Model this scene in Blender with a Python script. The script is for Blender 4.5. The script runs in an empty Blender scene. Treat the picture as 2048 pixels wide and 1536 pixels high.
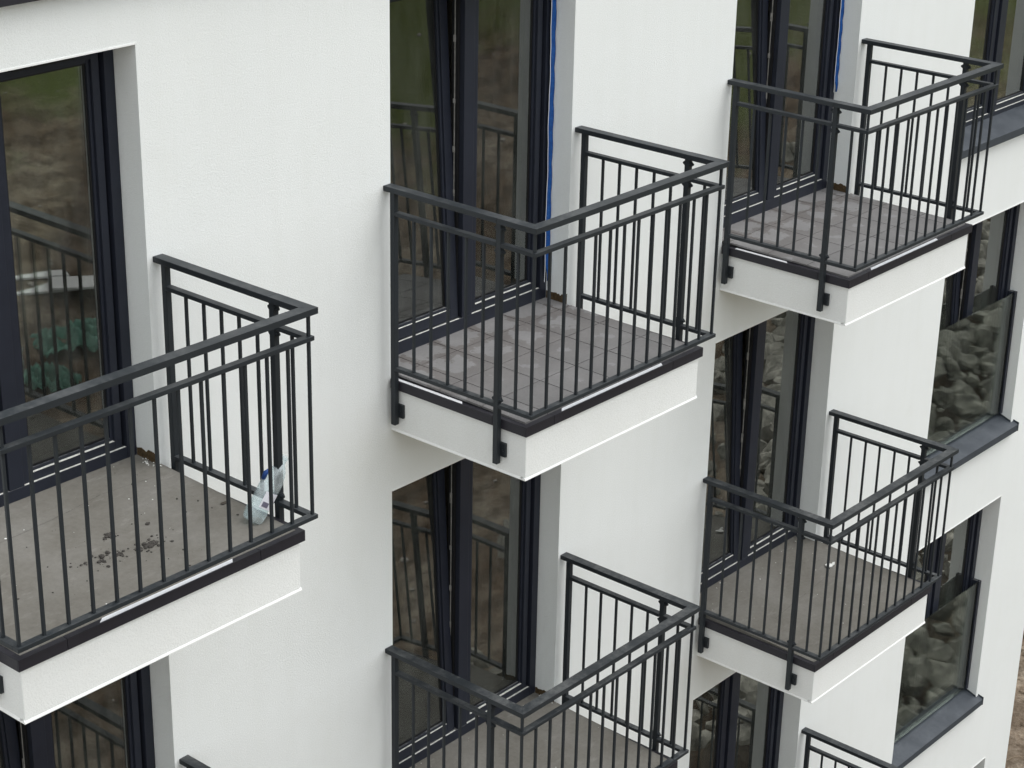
import bpy, bmesh, math, random
from mathutils import Vector, Matrix, noise

random.seed(7)
scn = bpy.context.scene
COL = scn.collection

# ------------------------------------------------------------------ constants (metres)
H = 2.654                      # storey height
COLX = {'left': -3.056, 'mid': 0.0, 'right': 2.997}          # outer left edge of each railing
WIN = {'left': (-2.957, -1.5135), 'mid': (0.0597, 1.5038), 'right': (3.0448, 4.4864), 'end': (6.0319, 7.4568)}
LINTEL = 1.998
REVEAL = 0.152
CORNER = 8.262
ROOF_Z = 2.40
GROUND = -8.3

# ------------------------------------------------------------------ materials
def new_mat(name):
    m = bpy.data.materials.new(name); m.use_nodes = True
    nt = m.node_tree
    for n in list(nt.nodes): nt.nodes.remove(n)
    out = nt.nodes.new('ShaderNodeOutputMaterial')
    b = nt.nodes.new('ShaderNodeBsdfPrincipled')
    nt.links.new(b.outputs[0], out.inputs[0])
    return m, nt, b, out

def N(nt, t, **kw):
    n = nt.nodes.new(t)
    for k, v in kw.items():
        if k.startswith('_'): setattr(n, k[1:], v)
        else: n.inputs[k.replace('__', ' ')].default_value = v
    return n

def coords(nt):
    return N(nt, 'ShaderNodeTexCoord').outputs['Object']

def noise_tex(nt, vec, scale, detail=4.0, rough=0.55):
    n = N(nt, 'ShaderNodeTexNoise', Scale=scale, Detail=detail, Roughness=rough)
    nt.links.new(vec, n.inputs['Vector']); return n.outputs['Fac']

def ramp(nt, fac, stops):
    r = N(nt, 'ShaderNodeValToRGB')
    el = r.color_ramp.elements
    while len(el) < len(stops): el.new(0.5)
    for e, (p, c) in zip(el, stops):
        e.position = p; e.color = (*c, 1) if len(c) == 3 else c
    nt.links.new(fac, r.inputs['Fac']); return r.outputs['Color']

def mix(nt, fac, a, b, mode='MIX'):
    m = N(nt, 'ShaderNodeMix', _data_type='RGBA', _blend_type=mode)
    for sock, v in ((m.inputs['Factor'], fac), (m.inputs[6], a), (m.inputs[7], b)):
        if isinstance(v, bpy.types.NodeSocket): nt.links.new(v, sock)
        elif isinstance(v, (int, float)): sock.default_value = v
        else: sock.default_value = (*v, 1)
    return m.outputs[2]

def math_n(nt, op, a, b=0.0, clamp=False):
    m = N(nt, 'ShaderNodeMath', _operation=op, _use_clamp=clamp)
    for i, v in enumerate((a, b)):
        if isinstance(v, bpy.types.NodeSocket): nt.links.new(v, m.inputs[i])
        else: m.inputs[i].default_value = v
    return m.outputs[0]

def bump(nt, b, height, strength, dist, prev=None):
    n = N(nt, 'ShaderNodeBump', Strength=strength, Distance=dist)
    nt.links.new(height, n.inputs['Height'])
    if prev is not None: nt.links.new(prev, n.inputs['Normal'])
    nt.links.new(n.outputs[0], b.inputs['Normal']); return n.outputs[0]

def stucco(name, base, grain, strength):
    m, nt, b, _ = new_mat(name)
    v = coords(nt)
    big = noise_tex(nt, v, 1.3, 5, .6)
    fine = noise_tex(nt, v, grain, 3, .7)
    mp = N(nt, 'ShaderNodeMapping'); mp.inputs['Scale'].default_value = (9, 9, .7)
    nt.links.new(v, mp.inputs['Vector'])
    streak = noise_tex(nt, mp.outputs[0], 1.0, 4, .6)
    c = ramp(nt, big, [(.25, tuple(x * .965 for x in base)), (.75, base)])
    c = mix(nt, 1.0, c, ramp(nt, fine, [(.25, (.93, .93, .93)), (.6, (1, 1, 1))]), 'MULTIPLY')
    c = mix(nt, 1.0, c, ramp(nt, streak, [(.3, (.985, .985, .98)), (.55, (1, 1, 1))]), 'MULTIPLY')
    # a few pale grey specks and scuffs
    smu = noise_tex(nt, v, 3.1, 6, .68)
    c = mix(nt, ramp(nt, smu, [(.56, (0, 0, 0)), (.78, (.55, .55, .55))]), c, tuple(x * y for x, y in zip(base, (.925, .92, .905))))
    spk = noise_tex(nt, v, 17, 2, .5)
    c = mix(nt, ramp(nt, spk, [(.79, (0, 0, 0)), (.83, (.25, .25, .25))]), c, tuple(x * .75 for x in base))
    nt.links.new(c, b.inputs['Base Color'])
    b.inputs['Roughness'].default_value = .92
    b.inputs['Specular IOR Level'].default_value = .2
    mid = noise_tex(nt, v, grain * .45, 2, .6)
    h = math_n(nt, 'ADD', fine, math_n(nt, 'MULTIPLY', mid, .65))
    n1 = bump(nt, b, h, strength, .0032)
    bump(nt, b, noise_tex(nt, v, 5, 3, .5), .10, .01, n1)
    return m

def metal(name, base, rough, dust=0.3, dustcol=(.30, .30, .29)):
    m, nt, b, _ = new_mat(name)
    v = coords(nt)
    geo = N(nt, 'ShaderNodeNewGeometry')
    sep = N(nt, 'ShaderNodeSeparateXYZ'); nt.links.new(geo.outputs['Normal'], sep.inputs[0])
    up = math_n(nt, 'SUBTRACT', math_n(nt, 'MULTIPLY', sep.outputs['Z'], 4.0), 3.0, True)
    n1 = noise_tex(nt, v, 35, 6, .75)
    n2 = noise_tex(nt, v, 5, 3, .6)
    settled = ramp(nt, math_n(nt, 'MULTIPLY', n1, n2), [(.2, (0, 0, 0)), (.42, (1, 1, 1))])
    f = math_n(nt, 'MULTIPLY', math_n(nt, 'MULTIPLY', up, settled), dust)
    c = ramp(nt, n2, [(.3, tuple(x * .88 for x in base)), (.7, tuple(x * 1.1 for x in base))])
    # faint splashes of render on every face
    spl = ramp(nt, noise_tex(nt, v, 60, 3, .6), [(.72, (0, 0, 0)), (.80, (.35, .35, .35))])
    c = mix(nt, spl, c, tuple(x * 2.2 for x in base))
    c = mix(nt, f, c, dustcol)
    nt.links.new(c, b.inputs['Base Color'])
    r = math_n(nt, 'ADD', math_n(nt, 'MULTIPLY', n1, .2), rough - .1)
    nt.links.new(math_n(nt, 'ADD', r, math_n(nt, 'MULTIPLY', f, .4)), b.inputs['Roughness'])
    b.inputs['Specular IOR Level'].default_value = .3
    bump(nt, b, noise_tex(nt, v, 700, 2, .5), .12, .0006)
    return m

def plain(name, base, rough=.7, var=.12, scale=20, bumpd=0.0, spec=.4):
    m, nt, b, _ = new_mat(name)
    v = coords(nt); n = noise_tex(nt, v, scale, 4, .6)
    nt.links.new(ramp(nt, n, [(.3, tuple(x * (1 - var) for x in base)), (.7, tuple(min(1, x * (1 + var)) for x in base))]), b.inputs['Base Color'])
    b.inputs['Roughness'].default_value = rough
    b.inputs['Specular IOR Level'].default_value = spec
    if bumpd: bump(nt, b, n, .5, bumpd)
    return m

M = {}
M['stucco'] = stucco('white_stucco', (.842, .862, .852), 205, .66)
M['stucco_slab'] = stucco('white_stucco_slab', (.838, .850, .835), 175, .66)
M['stucco_edge'] = stucco('white_plaster_edge', (.865, .87, .855), 90, .10)
M['metal'] = metal('anthracite_powder_coat', (.021, .0255, .030), .46, .20)
M['metal_dusty'] = metal('anthracite_dusty', (.021, .0255, .030), .48, .30)
M['trim'] = metal('anthracite_trim', (.024, .023, .030), .46, .12, (.2, .2, .21))
M['sill'] = metal('anthracite_sill', (.046, .054, .066), .5, .15, (.25, .26, .27))
M['frame'] = metal('anthracite_window_frame', (.019, .022, .033), .38, .45, (.45, .45, .43))
M['gasket'] = plain('black_rubber', (.006, .006, .007), .6)
M['film'] = plain('white_protective_film', (.82, .83, .86), .35, .06, 30)
M['steel'] = plain('zinc_hardware', (.30, .29, .27), .4, .3, 40)
M['dust'] = plain('settled_dust', (.62, .62, .58), .95, .3, 55)
M['foam'] = plain('brown_insulation', (.07, .045, .02), .9, .5, 60, .01)
M['interior'] = plain('interior_plaster', (.42, .37, .30), .9, .12, 2)
M['interior_floor'] = plain('interior_screed', (.15, .145, .135), .9, .2, 3)
M['chip'] = plain('plaster_chip', (.8, .8, .77), .9, .08, 40)
M['chip_stone'] = plain('pale_stone', (.34, .31, .28), .9, .4, 5)
M['leaf'] = plain('dead_leaf', (.06, .05, .04), .8, .4, 60)
M['soil_crumb'] = plain('dark_soil', (.055, .050, .045), .95, .4, 80)
M['grout'] = plain('grout', (.04, .034, .031), .95, .2, 60)
M['tarp'] = plain('green_tarpaulin', (.13, .30, .23), .45, .4, 6, .03)
M['board'] = plain('white_board', (.75, .75, .74), .6, .1, 4)
M['twig'] = plain('dry_twig', (.22, .17, .12), .9, .25, 30)
M['rock'] = plain('grey_boulder', (.25, .24, .205), .92, .6, 5.5, .08)
M['tile_side'] = plain('tile_bed', (.05, .045, .045), .95, .2, 40)

def m_screed():
    m, nt, b, _ = new_mat('raw_screed')
    v = coords(nt)
    n1 = noise_tex(nt, v, 2.2, 7, .62); n2 = noise_tex(nt, v, 38, 5, .7)
    c = ramp(nt, n1, [(.3, (.146, .137, .120)), (.5, (.174, .165, .147)), (.7, (.212, .204, .188))])
    c = mix(nt, 1.0, c, ramp(nt, n2, [(.3, (.86, .86, .85)), (.65, (1.04, 1.04, 1.04))]), 'MULTIPLY')
    # pale dried lime smears
    mp = N(nt, 'ShaderNodeMapping'); mp.inputs['Scale'].default_value = (3, 9, 3); mp.inputs['Rotation'].default_value = (0, 0, .6)
    nt.links.new(v, mp.inputs['Vector'])
    sm = noise_tex(nt, mp.outputs[0], 2.0, 6, .7)
    c = mix(nt, ramp(nt, sm, [(.58, (0, 0, 0)), (.75, (.45, .45, .45))]), c, (.33, .32, .30))
    nt.links.new(c, b.inputs['Base Color']); b.inputs['Roughness'].default_value = .88
    b.inputs['Specular IOR Level'].default_value = .25
    bump(nt, b, n2, .25, .002)
    return m
M['screed'] = m_screed()

def m_tile():
    m, nt, b, _ = new_mat('grey_stoneware')
    v = coords(nt)
    geo = N(nt, 'ShaderNodeNewGeometry')
    isl = geo.outputs['Random Per Island']
    n1 = noise_tex(nt, v, 5.5, 6, .62); n2 = noise_tex(nt, v, 60, 4, .7)
    c = ramp(nt, n1, [(.3, (.150, .145, .145)), (.7, (.192, .186, .186))])
    c = mix(nt, 1.0, c, ramp(nt, isl, [(0, (.92, .92, .92)), (1, (1.07, 1.07, 1.07))]), 'MULTIPLY')
    # dried pale lime bloom with sharp irregular edges, worst near the door, never quite reaching the joints
    sep = N(nt, 'ShaderNodeSeparateXYZ'); nt.links.new(v, sep.inputs[0])
    door = math_n(nt, 'MULTIPLY', math_n(nt, 'ADD', sep.outputs['Y'], .62), 1.5, True)
    def joint(ax, off, pitch):
        f = math_n(nt, 'FRACT', math_n(nt, 'DIVIDE', math_n(nt, 'SUBTRACT', sep.outputs[ax], off), pitch))
        return math_n(nt, 'MULTIPLY', math_n(nt, 'MINIMUM', f, math_n(nt, 'SUBTRACT', 1.0, f)), pitch)
    d = math_n(nt, 'MINIMUM', joint('X', .25 - 2.88, .288), joint('Y', -.03 - 2.92, .292))
    dn = math_n(nt, 'MULTIPLY', d, 7.0, True)
    edge = noise_tex(nt, v, 9, 7, .68)
    s = math_n(nt, 'ADD', math_n(nt, 'MULTIPLY', dn, .42), math_n(nt, 'MULTIPLY', door, .40))
    s = math_n(nt, 'ADD', s, math_n(nt, 'SUBTRACT', edge, .5))
    bloom = ramp(nt, s, [(.445, (0, 0, 0)), (.475, (1, 1, 1))])
    c = mix(nt, math_n(nt, 'MULTIPLY', door, .9, True), c, mix(nt, 1.0, c, (.80, .75, .72), 'MULTIPLY'))
    c2 = ramp(nt, n1, [(.3, (.225, .224, .228)), (.7, (.285, .284, .288))])
    c = mix(nt, math_n(nt, 'MULTIPLY', bloom, .60), c, c2)
    c = mix(nt, 1.0, c, ramp(nt, n2, [(.3, (.90, .90, .90)), (.6, (1.02, 1.02, 1.02))]), 'MULTIPLY')
    nt.links.new(c, b.inputs['Base Color'])
    b.inputs['Roughness'].default_value = .55
    bump(nt, b, n2, .12, .001)
    return m
M['tile'] = m_tile()

def m_glass(name, refl, tint, ior=1.5, wave=0.0, dusty=1.0):
    m = bpy.data.materials.new(name); m.use_nodes = True; nt = m.node_tree
    for n in list(nt.nodes): nt.nodes.remove(n)
    out = nt.nodes.new('ShaderNodeOutputMaterial')
    tr = N(nt, 'ShaderNodeBsdfTransparent'); tr.inputs[0].default_value = (*tint, 1)
    gl = N(nt, 'ShaderNodeBsdfGlossy', Roughness=0.004); gl.inputs[0].default_value = (.93, .95, .92, 1)
    fr = N(nt, 'ShaderNodeFresnel', IOR=ior)
    v = coords(nt)
    # dusty, unwashed pane: the dust only scatters a little
    df = N(nt, 'ShaderNodeBsdfDiffuse'); df.inputs[0].default_value = (.5, .5, .47, 1)
    mp = N(nt, 'ShaderNodeMapping'); mp.inputs['Scale'].default_value = (4, 4, 1.1); nt.links.new(v, mp.inputs['Vector'])
    dn = noise_tex(nt, mp.outputs[0], 2.5, 6, .65)
    dust = ramp(nt, dn, [(.35, (.004 * dusty,) * 3), (.8, (.05 * dusty,) * 3)])
    mx = nt.nodes.new('ShaderNodeMixShader')
    nt.links.new(math_n(nt, 'MULTIPLY', fr.outputs[0], refl, True), mx.inputs[0])
    nt.links.new(tr.outputs[0], mx.inputs[1]); nt.links.new(gl.outputs[0], mx.inputs[2])
    m2 = nt.nodes.new('ShaderNodeMixShader')
    nt.links.new(dust, m2.inputs[0]); nt.links.new(mx.outputs[0], m2.inputs[1]); nt.links.new(df.outputs[0], m2.inputs[2])
    nt.links.new(m2.outputs[0], out.inputs[0])
    if wave:
        bp = N(nt, 'ShaderNodeBump', Strength=wave, Distance=.01)
        nt.links.new(noise_tex(nt, v, 2.0, 1, .4), bp.inputs['Height'])
        nt.links.new(bp.outputs[0], gl.inputs['Normal'])
    return m
M['glass'] = m_glass('window_glass', 2.7, (.74, .78, .75), 1.52, .018, 1.5)
M['guard_glass'] = m_glass('guard_glass', .9, (.90, .94, .925), 1.52, .012, .5)

def m_blue():
    m, nt, b, _ = new_mat('blue_protective_film')
    v = coords(nt); n = noise_tex(nt, v, 30, 4, .7)
    nt.links.new(ramp(nt, n, [(.3, (.005, .055, .25)), (.6, (.010, .10, .38)), (.8, (.06, .22, .55))]), b.inputs['Base Color'])
    b.inputs['Roughness'].default_value = .25
    bump(nt, b, n, .6, .006); return m
M['blue'] = m_blue()

def m_bottle():
    m, nt, b, out = new_mat('clear_pet')
    b.inputs['Base Color'].default_value = (.82, .88, .90, 1)
    b.inputs['Roughness'].default_value = .12
    b.inputs['Specular IOR Level'].default_value = .8
    v = coords(nt); nz = noise_tex(nt, v, 13, 3, .5)
    bump(nt, b, nz, .7, .008)
    tr = N(nt, 'ShaderNodeBsdfTransparent'); tr.inputs[0].default_value = (.95, .985, .99, 1)
    mx = nt.nodes.new('ShaderNodeMixShader')
    nt.links.new(ramp(nt, nz, [(.35, (.08, .08, .08)), (.65, (.36, .36, .36))]), mx.inputs[0])
    nt.links.new(tr.outputs[0], mx.inputs[1]); nt.links.new(b.outputs[0], mx.inputs[2]); nt.links.new(mx.outputs[0], out.inputs[0])
    return m
M['pet'] = m_bottle()

def m_label():
    m, nt, b, _ = new_mat('bottle_label')
    v = N(nt, 'ShaderNodeTexCoord').outputs['Object']
    w = N(nt, 'ShaderNodeTexWave', Scale=60, Distortion=0); w.bands_direction = 'Z'
    nt.links.new(v, w.inputs['Vector'])
    c = ramp(nt, w.outputs['Fac'], [(.3, (.82, .82, .86)), (.9, (.66, .65, .72))])
    nt.links.new(c, b.inputs['Base Color']); b.inputs['Roughness'].default_value = .5
    return m
M['label'] = m_label()
M['ink'] = plain('label_ink', (.13, .12, .17), .6)
M['cap'] = plain('blue_cap', (.012, .055, .22), .4)

def m_soil():
    m, nt, b, _ = new_mat('dry_soil')
    v = coords(nt)
    n1 = noise_tex(nt, v, .35, 8, .65); n2 = noise_tex(nt, v, 4.5, 8, .75); n3 = noise_tex(nt, v, 22, 5, .7)
    c = ramp(nt, n1, [(.3, (.12, .085, .058)), (.48, (.20, .150, .108)), (.62, (.34, .29, .23)), (.75, (.16, .12, .09))])
    c = mix(nt, 1.0, c, ramp(nt, n2, [(.3, (.55, .5, .47)), (.6, (1.1, 1.1, 1.1))]), 'MULTIPLY')
    c = mix(nt, 1.0, c, ramp(nt, n3, [(.3, (.65, .63, .6)), (.6, (1.1, 1.1, 1.1))]), 'MULTIPLY')
    wv = N(nt, 'ShaderNodeTexWave', Scale=.55, Distortion=9.0, Detail=5.0); wv.inputs['Detail Scale'].default_value = 1.6; wv.inputs['Detail Roughness'].default_value = .7
    wv.bands_direction = 'Y'; nt.links.new(v, wv.inputs['Vector'])
    c = mix(nt, 1.0, c, ramp(nt, wv.outputs['Fac'], [(.1, (.72, .70, .68)), (.5, (1.0, 1.0, 1.0)), (.9, (1.14, 1.13, 1.11))]), 'MULTIPLY')
    # grass grows on the bank: chosen by height with a ragged edge
    sep = N(nt, 'ShaderNodeSeparateXYZ'); nt.links.new(v, sep.inputs[0])
    hgt = math_n(nt, 'ADD', math_n(nt, 'MULTIPLY', sep.outputs['Z'], .55), math_n(nt, 'MULTIPLY', n1, 2.6))
    f = ramp(nt, math_n(nt, 'MULTIPLY', math_n(nt, 'ADD', hgt, 2.55), .8), [(.35, (0, 0, 0)), (.8, (1, 1, 1))])
    g = ramp(nt, n3, [(.25, (.05, .062, .015)), (.6, (.13, .155, .04)), (.85, (.25, .24, .11))])
    c = mix(nt, f, c, g)
    nt.links.new(c, b.inputs['Base Color']); b.inputs['Roughness'].default_value = .97
    b.inputs['Specular IOR Level'].default_value = .1
    n1b = bump(nt, b, n2, .9, .12); n2b = bump(nt, b, n3, .8, .03, n1b); bump(nt, b, wv.outputs['Fac'], .25, .10, n2b)
    return m
M['soil'] = m_soil()

# ------------------------------------------------------------------ mesh helpers
class MB:
    """collects boxes, prisms and tubes and links them as one mesh object"""
    def __init__(self): self.bm = bmesh.new()
    def box(self, x0, x1, y0, y1, z0, z1, mi=0, bev=0.0, mat=None):
        if x1 < x0: x0, x1 = x1, x0
        if y1 < y0: y0, y1 = y1, y0
        if z1 < z0: z0, z1 = z1, z0
        b2 = bmesh.new()
        vs = [b2.verts.new(p) for p in ((x0, y0, z0), (x1, y0, z0), (x1, y1, z0), (x0, y1, z0), (x0, y0, z1), (x1, y0, z1), (x1, y1, z1), (x0, y1, z1))]
        for f in ((0, 3, 2, 1), (4, 5, 6, 7), (0, 1, 5, 4), (1, 2, 6, 5), (2, 3, 7, 6), (3, 0, 4, 7)):
            b2.faces.new([vs[i] for i in f])
        if bev: bmesh.ops.bevel(b2, geom=b2.edges[:], offset=bev, segments=2, affect='EDGES', profile=.6)
        if mat is not None: bmesh.ops.transform(b2, matrix=mat, verts=b2.verts[:])
        self._merge(b2, mi)
        return self
    def _merge(self, b2, mi):
        for f in b2.faces: f.material_index = mi
        me = bpy.data.meshes.new('tmp'); b2.to_mesh(me); b2.free()
        self.bm.from_mesh(me); bpy.data.meshes.remove(me)
    def poly(self, pts, mi=0):
        f = self.bm.faces.new([self.bm.verts.new(p) for p in pts]); f.material_index = mi; return self
    def prism(self, pts, ext, mi=0):
        """closed polygon pts extruded along vector ext"""
        b2 = bmesh.new()
        f = b2.faces.new([b2.verts.new(p) for p in pts])
        r = bmesh.ops.extrude_face_region(b2, geom=[f])
        bmesh.ops.translate(b2, vec=Vector(ext), verts=[v for v in r['geom'] if isinstance(v, bmesh.types.BMVert)])
        bmesh.ops.recalc_face_normals(b2, faces=b2.faces[:])
        self._merge(b2, mi); return self
    def cyl(self, p, axis, r, h, mi=0, seg=12):
        b2 = bmesh.new()
        bmesh.ops.create_cone(b2, cap_ends=True, segments=seg, radius1=r, radius2=r, depth=h)
        q = Vector((0, 0, 1)).rotation_difference(Vector(axis))
        bmesh.ops.transform(b2, matrix=Matrix.Translation(p) @ q.to_matrix().to_4x4(), verts=b2.verts[:])
        self._merge(b2, mi); return self
    def tube(self, pts, radii, seg=8, mi=0):
        b2 = bmesh.new(); rings = []
        for i, p in enumerate(pts):
            d = Vector(pts[min(i + 1, len(pts) - 1)]) - Vector(pts[max(i - 1, 0)])
            q = Vector((0, 0, 1)).rotation_difference(d.normalized())
            rings.append([b2.verts.new(Vector(p) + q @ Vector((radii[i] * math.cos(t * 2 * math.pi / seg), radii[i] * math.sin(t * 2 * math.pi / seg), 0))) for t in range(seg)])
        for a, b in zip(rings, rings[1:]):
            for t in range(seg): b2.faces.new((a[t], a[(t + 1) % seg], b[(t + 1) % seg], b[t]))
        b2.faces.new(rings[0][::-1]); b2.faces.new(rings[-1])
        self._merge(b2, mi); return self
    def mesh(self, name, mats):
        me = bpy.data.meshes.new(name); self.bm.to_mesh(me); self.bm.free()
        for m in (mats if isinstance(mats, (list, tuple)) else [mats]): me.materials.append(m)
        return me
    def build(self, name, mats, parent=None, loc=(0, 0, 0), smooth=False):
        me = self.mesh(name, mats)
        if smooth: me.polygons.foreach_set('use_smooth', [True] * len(me.polygons))
        return link(name, me, parent, loc)

def link(name, me, parent=None, loc=(0, 0, 0)):
    o = bpy.data.objects.new(name, me); COL.objects.link(o)
    o.location = loc
    if parent: o.parent = parent
    return o

def thing(name, label, cat, loc=(0, 0, 0), group=None):
    o = bpy.data.objects.new(name, None); COL.objects.link(o); o.location = loc
    o.empty_display_size = .2
    return tag(o, label, cat, group)

def tag(o, label=None, cat=None, group=None, kind=None):
    if label: o['label'] = label
    if cat: o['category'] = cat
    if group: o['group'] = group
    if kind: o['kind'] = kind
    return o

# ------------------------------------------------------------------ the building
bld = thing('apartment_building', 'white rendered apartment building with rows of dark framed windows behind the balconies', 'building', (0, 0, GROUND))
BZ = -GROUND    # children are given in world coordinates minus the base
def bpart(mb, name, mats, parent=None, smooth=False):
    o = mb.build(name, mats, parent or bld, (0, 0, BZ) if (parent is None or parent == bld) else (0, 0, 0), smooth)
    return o

openings = []          # x0, x1, z0, z1, column, storey
for k in (0, 1): 
    for c in ('left', 'mid', 'right'): openings.append((*WIN[c], -H * k - .02, -H * k + LINTEL, c, k))
openings[0] = (*WIN['left'], -.02, 2.031, 'left', 0)
openings.append((*WIN['right'], -2 * H - .02, -2 * H + LINTEL, 'right', 2))
for k in (0, 1, 2): openings.append((*WIN['end'], -H * k - .0, -H * k + LINTEL + (.004 if k else 0), 'end', k))
openings.append((6.0319, 7.813, GROUND + .15, -6.076, 'end', 3))

def wall_mesh():
    mb = MB()
    X0, X1, Z0, Z1 = -9.0, CORNER, GROUND - .4, ROOF_Z
    xs = sorted({X0, X1} | {v for o in openings for v in o[:2]})
    zs = sorted({Z0, Z1} | {v for o in openings for v in o[2:4]})
    cache = {}
    def V(p):
        if p not in cache: cache[p] = mb.bm.verts.new(p)
        return cache[p]
    def inside(x, z): return any(o[0] < x < o[1] and o[2] < z < o[3] for o in openings)
    for a, b in zip(xs, xs[1:]):
        for c, d in zip(zs, zs[1:]):
            if not inside((a + b) / 2, (c + d) / 2):
                mb.bm.faces.new((V((a, 0, c)), V((b, 0, c)), V((b, 0, d)), V((a, 0, d))))
    DEP = .34
    for x0, x1, z0, z1, *_ in openings:
        mb.poly([(x1, 0, z0), (x1, DEP, z0), (x1, DEP, z1), (x1, 0, z1)])
        mb.poly([(x0, 0, z0), (x0, 0, z1), (x0, DEP, z1), (x0, DEP, z0)])
        mb.poly([(x0, 0, z1), (x1, 0, z1), (x1, DEP, z1), (x0, DEP, z1)])
        mb.poly([(x0, 0, z0), (x0, DEP, z0), (x1, DEP, z0), (x1, 0, z0)])
    mb.poly([(X1, 0, Z0), (X1, 9, Z0), (X1, 9, Z1), (X1, 0, Z1)])
    mb.poly([(X0, 0, Z0), (X0, 0, Z1), (X0, 9, Z1), (X0, 9, Z0)])
    mb.poly([(X0, 9, Z0), (X0, 9, Z1), (X1, 9, Z1), (X1, 9, Z0)])
    return mb
bpart(wall_mesh(), 'wall', M['stucco'])

# slim bright plaster corner beads round each opening
for x0, x1, z0, z1, c, k in openings:
    mb = MB()
    mb.box(x0 + .001, x1 - .001, -.0025, .010, z1 - .001, z1 + .007)
    bpart(mb, 'lintel_bead', M['stucco_edge'])

mb = MB()
mb.box(-9.0, CORNER, 0.001, 9, ROOF_Z + .001, ROOF_Z + .12)
bpart(mb, 'roof', M['interior_floor'])
mb = MB()
mb.box(-9.03, CORNER + .05, -.055, .32, ROOF_Z + .122, ROOF_Z + .135, bev=.002)
mb.box(-9.03, CORNER + .05, -.058, -.053, 2.306, ROOF_Z + .1215)
mb.box(-9.03, CORNER + .05, -.052, -.003, 2.306, 2.310)
bpart(mb, 'roof_flashing', M['trim'])

# rooms: screed floors, ceilings and plastered partitions behind the windows
mb = MB()
Y0, Y1 = .345, 5.2
for k in range(4):
    zf = -H * k
    for a, b in ((-4.4, -.75), (-.70, 2.25), (2.30, 5.25), (5.30, 8.15)):
        mb.poly([(a, Y0, zf), (b, Y0, zf), (b, Y1, zf), (a, Y1, zf)], 1)
        mb.poly([(a, Y0, zf + 2.42), (a, Y1, zf + 2.42), (b, Y1, zf + 2.42), (b, Y0, zf + 2.42)], 0)
        mb.poly([(a, Y1, zf), (b, Y1, zf), (b, Y1, zf + 2.42), (a, Y1, zf + 2.42)], 0)
        mb.poly([(a, Y0, zf), (a, Y1, zf), (a, Y1, zf + 2.42), (a, Y0, zf + 2.42)], 0)
        mb.poly([(b, Y0, zf), (b, Y0, zf + 2.42), (b, Y1, zf + 2.42), (b, Y1, zf)], 0)
        # inner face of the outer wall around the opening
        ops = [o for o in openings if o[5] == k and a < (o[0] + o[1]) / 2 < b]
        if not ops: mb.poly([(a, Y0, zf), (b, Y0, zf), (b, Y0, zf + 2.42), (a, Y0, zf + 2.42)], 0)
        for o in ops:
            for q in ((a, o[0], zf, zf + 2.42), (o[1], b, zf, zf + 2.42), (o[0], o[1], o[3], zf + 2.42)):
                mb.poly([(q[0], Y0, q[2]), (q[1], Y0, q[2]), (q[1], Y0, q[3]), (q[0], Y0, q[3])], 0)
bpart(mb, 'room', [M['interior'], M['interior_floor']])

# ---- windows
def frame_bars(mb, x0, x1, z0, z1, w, y0, y1, mi=0, bev=.002, wb=None, wt=None):
    wb = w if wb is None else wb; wt = w if wt is None else wt
    mb.box(x0, x0 + w, y0, y1, z0, z1, mi, bev)
    mb.box(x1 - w, x1, y0, y1, z0, z1, mi, bev)
    mb.box(x0 + w + .0004, x1 - w - .0004, y0 + .0006, y1 - .0006, z0, z0 + wb, mi, bev)
    mb.box(x0 + w + .0004, x1 - w - .0004, y0 + .0006, y1 - .0006, z1 - wt, z1, mi, bev)

def rot_x(ang, y, z):
    return Matrix.Translation((0, y, z)) @ Matrix.Rotation(ang, 4, 'X') @ Matrix.Translation((0, -y, -z))

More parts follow.
